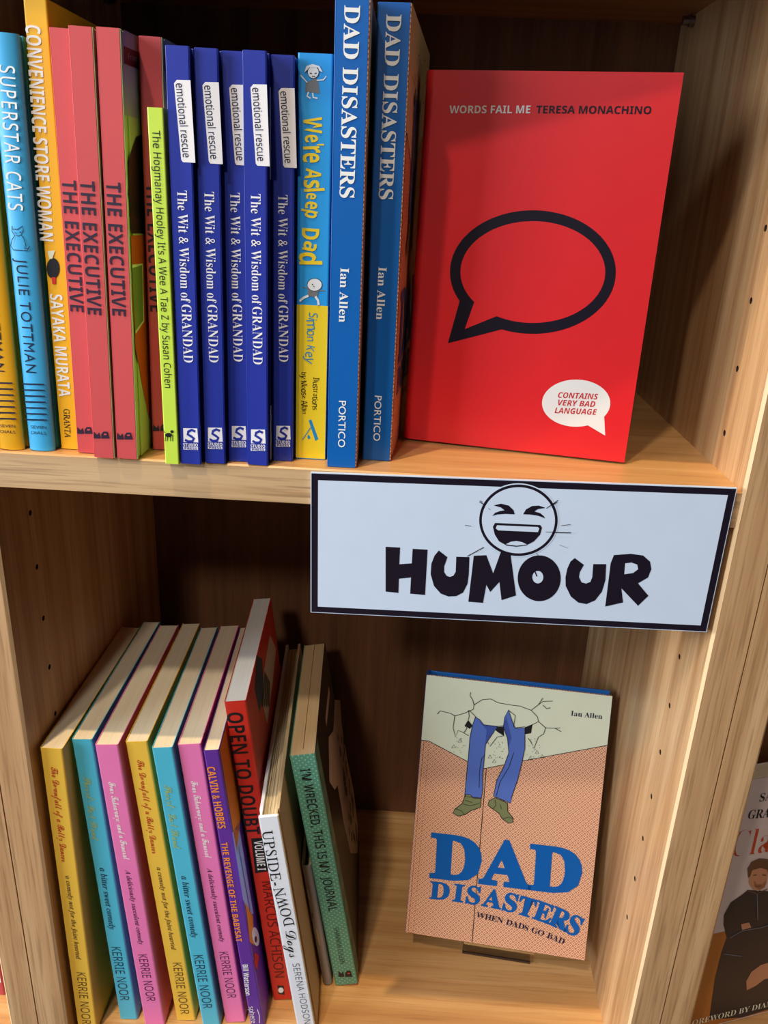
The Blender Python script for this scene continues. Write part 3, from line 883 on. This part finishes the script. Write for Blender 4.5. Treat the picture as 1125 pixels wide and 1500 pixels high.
for a, b, w in (((296, 437), (382, 390), 1.3), ((745, 313), (830, 316), 1.5), ((700, 311), (740, 312), 0.8), ((778, 279), (828, 273), 0.8), ((285, 276), (316, 282), 0.8), ((358, 155), (380, 169), 1.2),
                ((362, 150), (376, 158), 0.8), ((704, 190), (764, 148), 1.2), ((735, 172), (760, 158), 1.2), ((770, 378), (812, 394), 0.4), ((405, 188), (415, 198), 0.5), ((650, 420), (662, 432), 0.5)):
    face.stroke(c8(a, b), w, B_, lay=7)
o = mb.build('shelf_sign')
tag(o, 'white black-bordered sign with laughing face reading HUMOUR on the shelf edge', 'sign')

# ------------------------------------------------------------------ lower shelf
# slim comedies: (x, y, yaw, lean) for each copy
HK, WK = 0.2275, 0.139


def kn_art(title, tink, sub, sst, sink, aink, pts, caps):
    def art(f, T, H):
        f.text(title, 'script', pts[0], pts[1], caps[0], tink, offset=0.008)
        f.text(sub, sst, pts[2], pts[3], caps[1], sink)
        f.text('KERRIE NOOR', 'sans', pts[4], pts[5], caps[2], aink, offset=-0.006)
    return art


MK = {1: place(-0.1766, 0.0085, ZL, 0.8, 0.0, 0.0125), 2: place(-0.1517, 0.0182, ZL, 1.3, 2.7, 0.0120), 3: place(-0.1337, 0.0151, ZL, 2.0, 3.5, 0.0134),
      4: place(-0.1135, 0.0201, ZL, 2.2, 4.6, 0.0128), 5: place(-0.0948, 0.0167, ZL, 3.0, 5.15, 0.0120), 6: place(-0.0806, 0.0213, ZL, 3.1, 5.3, 0.0134)}
y_art = kn_art('The Downfall of a Belly Dancer', K['rust'], 'a comedy not for the faint hearted', 'boldital', K['brownink'], K['brownink'],
               [(206, 1113), (228, 1250), (233, 1270), (254.7, 1391), (259, 1410), (271, 1485)], (10, 6.5, 12))
t_art = kn_art("Sheryl's Last Stand", K['goldink'], 'a bitter sweet comedy', 'boldital', K['darkteal'], K['darkteal'],
               [(128, 1138), (141.5, 1231), (150.5, 1271), (165, 1361), (169.5, 1387), (183, 1465)], (10.5, 8.5, 12.5))
p_art = kn_art('Four Takeaways and a Funeral', K['white'], 'A deliciously succulent comedy', 'boldital', K['plumink'], K['plumink'],
               [(164.5, 1145), (187, 1259), (187, 1274), (207, 1383), (208.5, 1398), (221.5, 1466)], (10.5, 6.5, 12))
b = build_book('paperback_book', 'golden comedy paperback between two teal and pink ones, fourth from the left upright', MK[4], 0.0128, HK, WK, K['gold'], P_CREAM, 'paper', 'golden comedy paperbacks', y_art)
dup(b, MK[1], 'golden comedy paperback standing against the left upright')
b = build_book('paperback_book', 'teal comedy paperback second from the left upright', MK[2], 0.0120, HK, WK, K['teal'], P_CREAM, 'paper', 'teal comedy paperbacks', t_art)
dup(b, MK[5], 'teal comedy paperback fifth from the left upright')
b = build_book('paperback_book', 'pink comedy paperback third from the left upright', MK[3], 0.0134, HK, WK, K['pink'], P_CREAM, 'paper', 'pink comedy paperbacks', p_art)
dup(b, MK[6], 'pink comedy paperback beside the purple spine')


def calv_spine(f, T, H):
    f.text('CALVIN & HOBBES', 'sansbold', (308.6, 1123), (325.3, 1213), 11, K['orange'])
    f.text('THE REVENGE OF THE BABYSAT', 'sansbold', (328.3, 1233.6), (350.3, 1379), 8.5, K['orange'])
    f.text('Bill Watterson', 'sansbold', (359, 1412.5), (363.7, 1457.5), 7.5, K['white'])
    f.text('sphere', 'sans', (368, 1474), (372, 1498), 7, K['white'])
    f.stroke([(377, 1478), (380, 1487), (380, 1498)], 0.9, K['white'])


def calv_cover(f, Wd, H):
    f.poly([(0.0016, 0.150), (0.04, 0.165), (0.1, 0.165), (0.1, H - 0.0006), (0.0016, H - 0.0006)], K['orange'], px=False)
    f.poly([(340, 1220), (349, 1205), (371, 1338), (365, 1342), (356, 1318)], K['skyprint'])
    f.stroke([(349, 1240), (366, 1335)], 1.0, K['jeans'])
    f.poly([(359, 1322), (370, 1342), (372, 1385), (366, 1380)], K['orange'], lay=1.5)
    f.ellipse((374, 1372), 5, 14, K['white'], lay=2, n=20, rot=-0.15); f.ellipse((374, 1376), 1.6, 5, K['black'], lay=3, n=12)
    f.poly([(372, 1395), (379, 1400), (376, 1422), (372, 1412)], K['scarlet'], lay=2)


MC = place(-0.0624, 0.0182, ZL, 3.6, 5.9, 0.0090)
build_book('paperback_book', 'thin purple paperback with orange spine title leaning beside the taller scarlet book', MC, 0.0090, 0.2275, 0.142, K['purple'], P_CREAM, 'paper', spine_art=calv_spine, cover_art=calv_cover)


def doubt_spine(f, T, H):
    f.text('OPEN TO DOUBT', 'sansbold', (343, 1043.5), (370, 1222), 22, K['black'], offset=-0.004)
    f.poly([(368, 1228), (387, 1227), (393, 1276), (374, 1279)], K['black'])
    f.text('VOLUME I', 'sansbold', (378, 1231), (383.5, 1274), 12, K['white'], lay=3)
    f.text('MARCUS ACHISON', 'sans', (391, 1291), (410, 1431.5), 14.5, K['darkred'])
    f.poly([(406, 1443), (416, 1444), (417, 1457), (408, 1456)], K['black']); f.ellipse((411.5, 1450), 4, 4, K['white'], lay=2, n=14)


def doubt_cover(f, Wd, H):
    f.poly([(375, 960), (384, 965), (386, 1010), (380, 1045), (373, 1010)], K['darkteal'])
    f.poly([(395, 930), (404, 950), (399, 1000), (391, 1060), (384, 1030), (386, 985)], K['splash'], lay=1.5)
    for i in range(4):
        f.stroke([(388 + i * 2, 985 + i * 4), (384 + i * 3, 1035)], 1.6, K['black'], lay=2)


MDO = place(-0.0512, 0.0400, ZL, 3.7, 6.3, 0.0130)
build_book('paperback_book', 'tallest scarlet paperback with black title leaning on the lower shelf', MDO, 0.0130, 0.2465, 0.131, K['scarlet'], P_WHITE, 'paper', spine_art=doubt_spine, cover_art=doubt_cover)


def up_spine(f, T, H):
    f.text('UPSIDE-', 'roman', (391, 1216), (406, 1297), 15, K['black'], offset=0.003)
    f.text('DOWN', 'roman', (407.5, 1300), (424, 1356), 15, K['black'], offset=0.003, flip=True)
    f.text('Dogs', 'script', (426, 1363), (432.5, 1402), 17, K['black'], offset=-0.004)
    f.text('SERENA HODSON', 'sans', (433, 1411), (450.5, 1499), 9.5, K['greyink'], offset=-0.006)


MU = place(-0.0294, 0.0146, ZL, 4.4, 7.6, 0.0119)
build_book('hardback_book', 'white dog photo hardback leaning beside the scarlet spine, streaky page edges showing', MU, 0.0119, 0.1862, 0.195, K['pale'], P_MIX, 'hard', spine_art=up_spine, front_mat=K['tan'])


def slim_art(f, T, H):
    f.ellipse((466, 1372), 1.4, 13, K['tan'], lay=1, n=20, rot=-0.2)
    f.stroke([(458, 1345), (457, 1337)], 1.2, K['black'])
    f.stroke([(450.5, 1302), (454, 1318)], 1.2, K['haze'])


MS = place(-0.0181, 0.0540, ZL, 4.2, 8.4, 0.0068)
build_book('hardback_book', 'small slim grey round-backed book wedged between the white and green spines', MS, 0.0068, 0.110, 0.10, K['greycov'], P_TAN, 'round', spine_art=slim_art, edge_mat=K['ivory'])


def wr_spine(f, T, H):
    f.text("I'M WRECKED, THIS IS MY JOURNAL", 'sans', (446.5, 1126), (488, 1334), 13.5, K['black'], hand=0.22, offset=0.012)
    f.text('SHANNON CULLEN', 'sans', (492, 1358), (502, 1411), 6.5, K['black'])
    mb_logo(f, 505.5, 1426, 0.9, K['black'])


def wr_cover(f, Wd, H):
    e = 0.0014
    f.poly([(e, 0.0006), (0.016, 0.0006), (0.016, H - 0.0006), (e, H - 0.0006)], SAGE_DOTS, px=False, lay=1)
    for i in range(44):
        z = 0.003 + i * 0.0045
        f.poly([(e, z), (0.016, z + 0.001), (0.016, z + 0.003), (e, z + 0.002)], K['washi'], px=False, lay=2)
    f.poly([(490, 1025), (498, 1026), (500, 1060), (508, 1110), (518, 1160), (524, 1210), (523, 1250), (513, 1250), (503, 1205), (494, 1150), (490, 1157), (482, 1145), (481, 1080), (488, 1070)], K['splash'], lay=2)
    rnd = random.Random(5)
    for i in range(46):
        t = rnd.random(); x = 497 + t * 20 + rnd.uniform(-4, 5); y = 1085 + t * 140 + rnd.uniform(-12, 12)
        f.stroke([(x, y), (x + 1.2, y + 3)], 1.2, K['black'], lay=3)
    f.stroke([(482, 1010), (477, 1058)], 1.4, K['splash'], lay=2)


MW = place(-0.0094, 0.0545, ZL, 4.0, 9.3, 0.0162)
wr = build_book('paperback_book', 'sage green dotted journal with black cover leaning at the right end of the row', MW, 0.0162, 0.2008, 0.134, SAGE_DOTS, P_TAN, 'paper', spine_art=wr_spine, cover_art=wr_cover, front_mat=K['blackcov'])

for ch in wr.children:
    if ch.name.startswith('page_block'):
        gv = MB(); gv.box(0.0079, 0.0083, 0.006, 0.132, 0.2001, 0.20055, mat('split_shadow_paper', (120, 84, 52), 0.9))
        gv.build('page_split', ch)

# ------------------------------------------------------------------ clear stand under the face-out book
gm = bpy.data.materials.new('clear_acrylic'); gm.use_nodes = True
gb = gm.node_tree.nodes['Principled BSDF']; gb.inputs['Transmission Weight'].default_value = 1; gb.inputs['Roughness'].default_value = 0.03
gb.inputs['IOR'].default_value = 1.49; gb.inputs['Base Color'].default_value = (0.93, 0.95, 0.95, 1)
MSt = Matrix.Translation((0.0386, 0.0819, -0.3802)) @ Rl
st = thing('book_stand', 'clear acrylic book stand under the face-out hardback on the lower shelf', 'book stand', Matrix.Translation((0.107, 0.11, ZL)))


def slab(name, pts, th):
    """bent sheet part: pts are four world corners of its front face, th its thickness vector"""
    mb = MB(); v = [Vector(p) for p in pts]; t = Vector(th)
    mb.add([p for p in v] + [p + t for p in v], [(3, 2, 1, 0), (4, 5, 6, 7), (0, 1, 5, 4), (1, 2, 6, 5), (2, 3, 7, 6), (3, 0, 4, 7)], gm)
    o = mb.build(name, st); o.matrix_parent_inverse = Matrix.Translation((0.107, 0.11, ZL)).inverted()
    return o


def sl(x, y, z):
    return MSt @ Vector((x, y, z))


xa, xb = 0.043, 0.0935
fa, fb = Vector((0.0823, 0.0885, ZL + 0.0004)), Vector((0.1322, 0.0835, ZL + 0.0004))
n1 = (MSt.to_3x3() @ Vector((0, 1, 0))); n2 = (MSt.to_3x3() @ Vector((0, 0, -1)))
slab('ledge', [sl(xa, 0.0015, -0.001), sl(xb, 0.0015, -0.001), sl(xb, 0.024, -0.001), sl(xa, 0.024, -0.001)], n2 * 0.0018)
slab('backrest', [sl(xa, 0.0148, 0.0), sl(xb, 0.0148, 0.0), sl(xb, 0.0148, 0.12), sl(xa, 0.0148, 0.12)], n1 * 0.002)
d = Vector((0.0075, 0.075, 0)); e0 = Vector((0.00012, 0.0012, 0)); r1 = Vector((0.0026, 0.026, 0))
slab('riser', [fa + r1 + Vector((0, 0, 0.0018)), fb + r1 + Vector((0, 0, 0.0018)), fb + r1 + Vector((0, 0, 0.0125)), fa + r1 + Vector((0, 0, 0.0125))], (0.0002, 0.002, 0))
slab('foot', [fa + e0, fb + e0, fb + d, fa + d], (0, 0, 0.0016))
gm_ = gm; gm = mat('dark_reflection_edge', (58, 42, 34), 0.2)  # clear acrylic edge, its dark internal reflection painted as an opaque colour
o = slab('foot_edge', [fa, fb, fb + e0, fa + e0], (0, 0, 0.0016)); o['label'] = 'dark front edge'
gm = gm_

# ------------------------------------------------------------------ neighbours
MCL = Matrix.Translation((0.2268, 0.0350, ZL + 0.0016)) @ Matrix.Rotation(R(18), 4, 'Z') @ Matrix.Rotation(R(-5), 4, 'X') @ Matrix(((0, 1, 0, 0), (-1, 0, 0, 0), (0, 0, 1, 0), (0, 0, 0, 1))) @ Matrix.Translation((-0.014, 0, 0.0))


def clan_cover(f, Wd, H):
    e = 0.0009
    zf = f.loc((1080, 1360)).y
    f.poly([(0.0042, e), (Wd - e, e), (Wd - e, zf), (0.0042, zf)], K['dun'], px=False, lay=1)
    f.text('SA', 'serif', (1113, 1168), (1131, 1165), 11, K['black']); f.text('GRA', 'serif', (1096, 1193), (1128, 1190), 12, K['black'])
    f.text('Cla', 'serif', (1073, 1236), (1131, 1228), 36, K['rust'], offset=-0.02)
    c = lambda *p: [(900 + x / 3, 1000 + y / 3) for x, y in p]
    f.poly(c((585, 910), (560, 930), (510, 965), (480, 1020), (478, 1060), (492, 1120), (470, 1180), (440, 1300), (415, 1480), (560, 1470), (690, 1430), (760, 1400), (760, 940), (680, 915)), K['jacket'], lay=2)
    f.poly(c((590, 850), (588, 880), (605, 905), (630, 915), (655, 900), (668, 880), (672, 850), (672, 815), (640, 805), (600, 815)), K['skin'], lay=3)
    f.poly(c((585, 855), (582, 815), (600, 785), (635, 770), (670, 772), (690, 790), (690, 840), (676, 850), (670, 820), (640, 812), (604, 822), (594, 850)), K['hair'], lay=4)
    f.stroke(c((608, 845), (624, 842)), 1.4, K['hair'], lay=4); f.stroke(c((648, 842), (664, 845)), 1.4, K['hair'], lay=4); f.stroke(c((618, 893), (642, 893)), 1.0, K['hair'], lay=4)
    f.poly(c((555, 1060), (590, 1052), (600, 1075), (560, 1085)), K['skin'], lay=3)
    f.poly(c((640, 1240), (600, 1270), (578, 1310), (580, 1350), (620, 1330), (660, 1300), (760, 1290), (760, 1200)), K['skin'], lay=3)
    f.stroke(c((625, 925), (628, 1040)), 1.2, K['greyink'], lay=4); f.stroke(c((585, 912), (625, 925), (670, 905)), 1.5, K['hair'], lay=4)
    f.stroke(c((505, 1120), (560, 1088), (640, 1075), (720, 1050)), 1.2, K['greyink'], lay=4); f.stroke(c((480, 1190), (560, 1200)), 1.0, K['greyink'], lay=4)
    f.poly(c((612, 868), (625, 884), (650, 884), (664, 866), (660, 896), (634, 908), (612, 894)), mat('beard_print', (150, 98, 70)), lay=3.5)
    f.text('OREWORD BY DIAN', 'serif', c((340, 1492))[0], c((690, 1405))[0], 7, K['cream'], lay=5, offset=-0.01)


build_book('hardback_book', 'portrait cover of a man in a dark jacket, facing out beyond the right upright', MCL, 0.014, 0.197, 0.14, K['haze'], P_CREAM, 'paper', cover_art=clan_cover, round_=0.004)
MLN = place(-0.2500, 0.0290, ZL, 0, 0, 0.014)


def left_art(f, T, H):
    f.poly([(0.0012, 0.012), (T - 0.0012, 0.012), (T - 0.0012, 0.02), (0.0012, 0.02)], K['white'], px=False)


build_book('paperback_book', 'sliver of a dark pink book at the left edge, beyond the left upright', MLN, 0.014, 0.19, 0.12, mat('dark_pink_cover', (178, 62, 76)), P_CREAM, 'paper', spine_art=left_art)
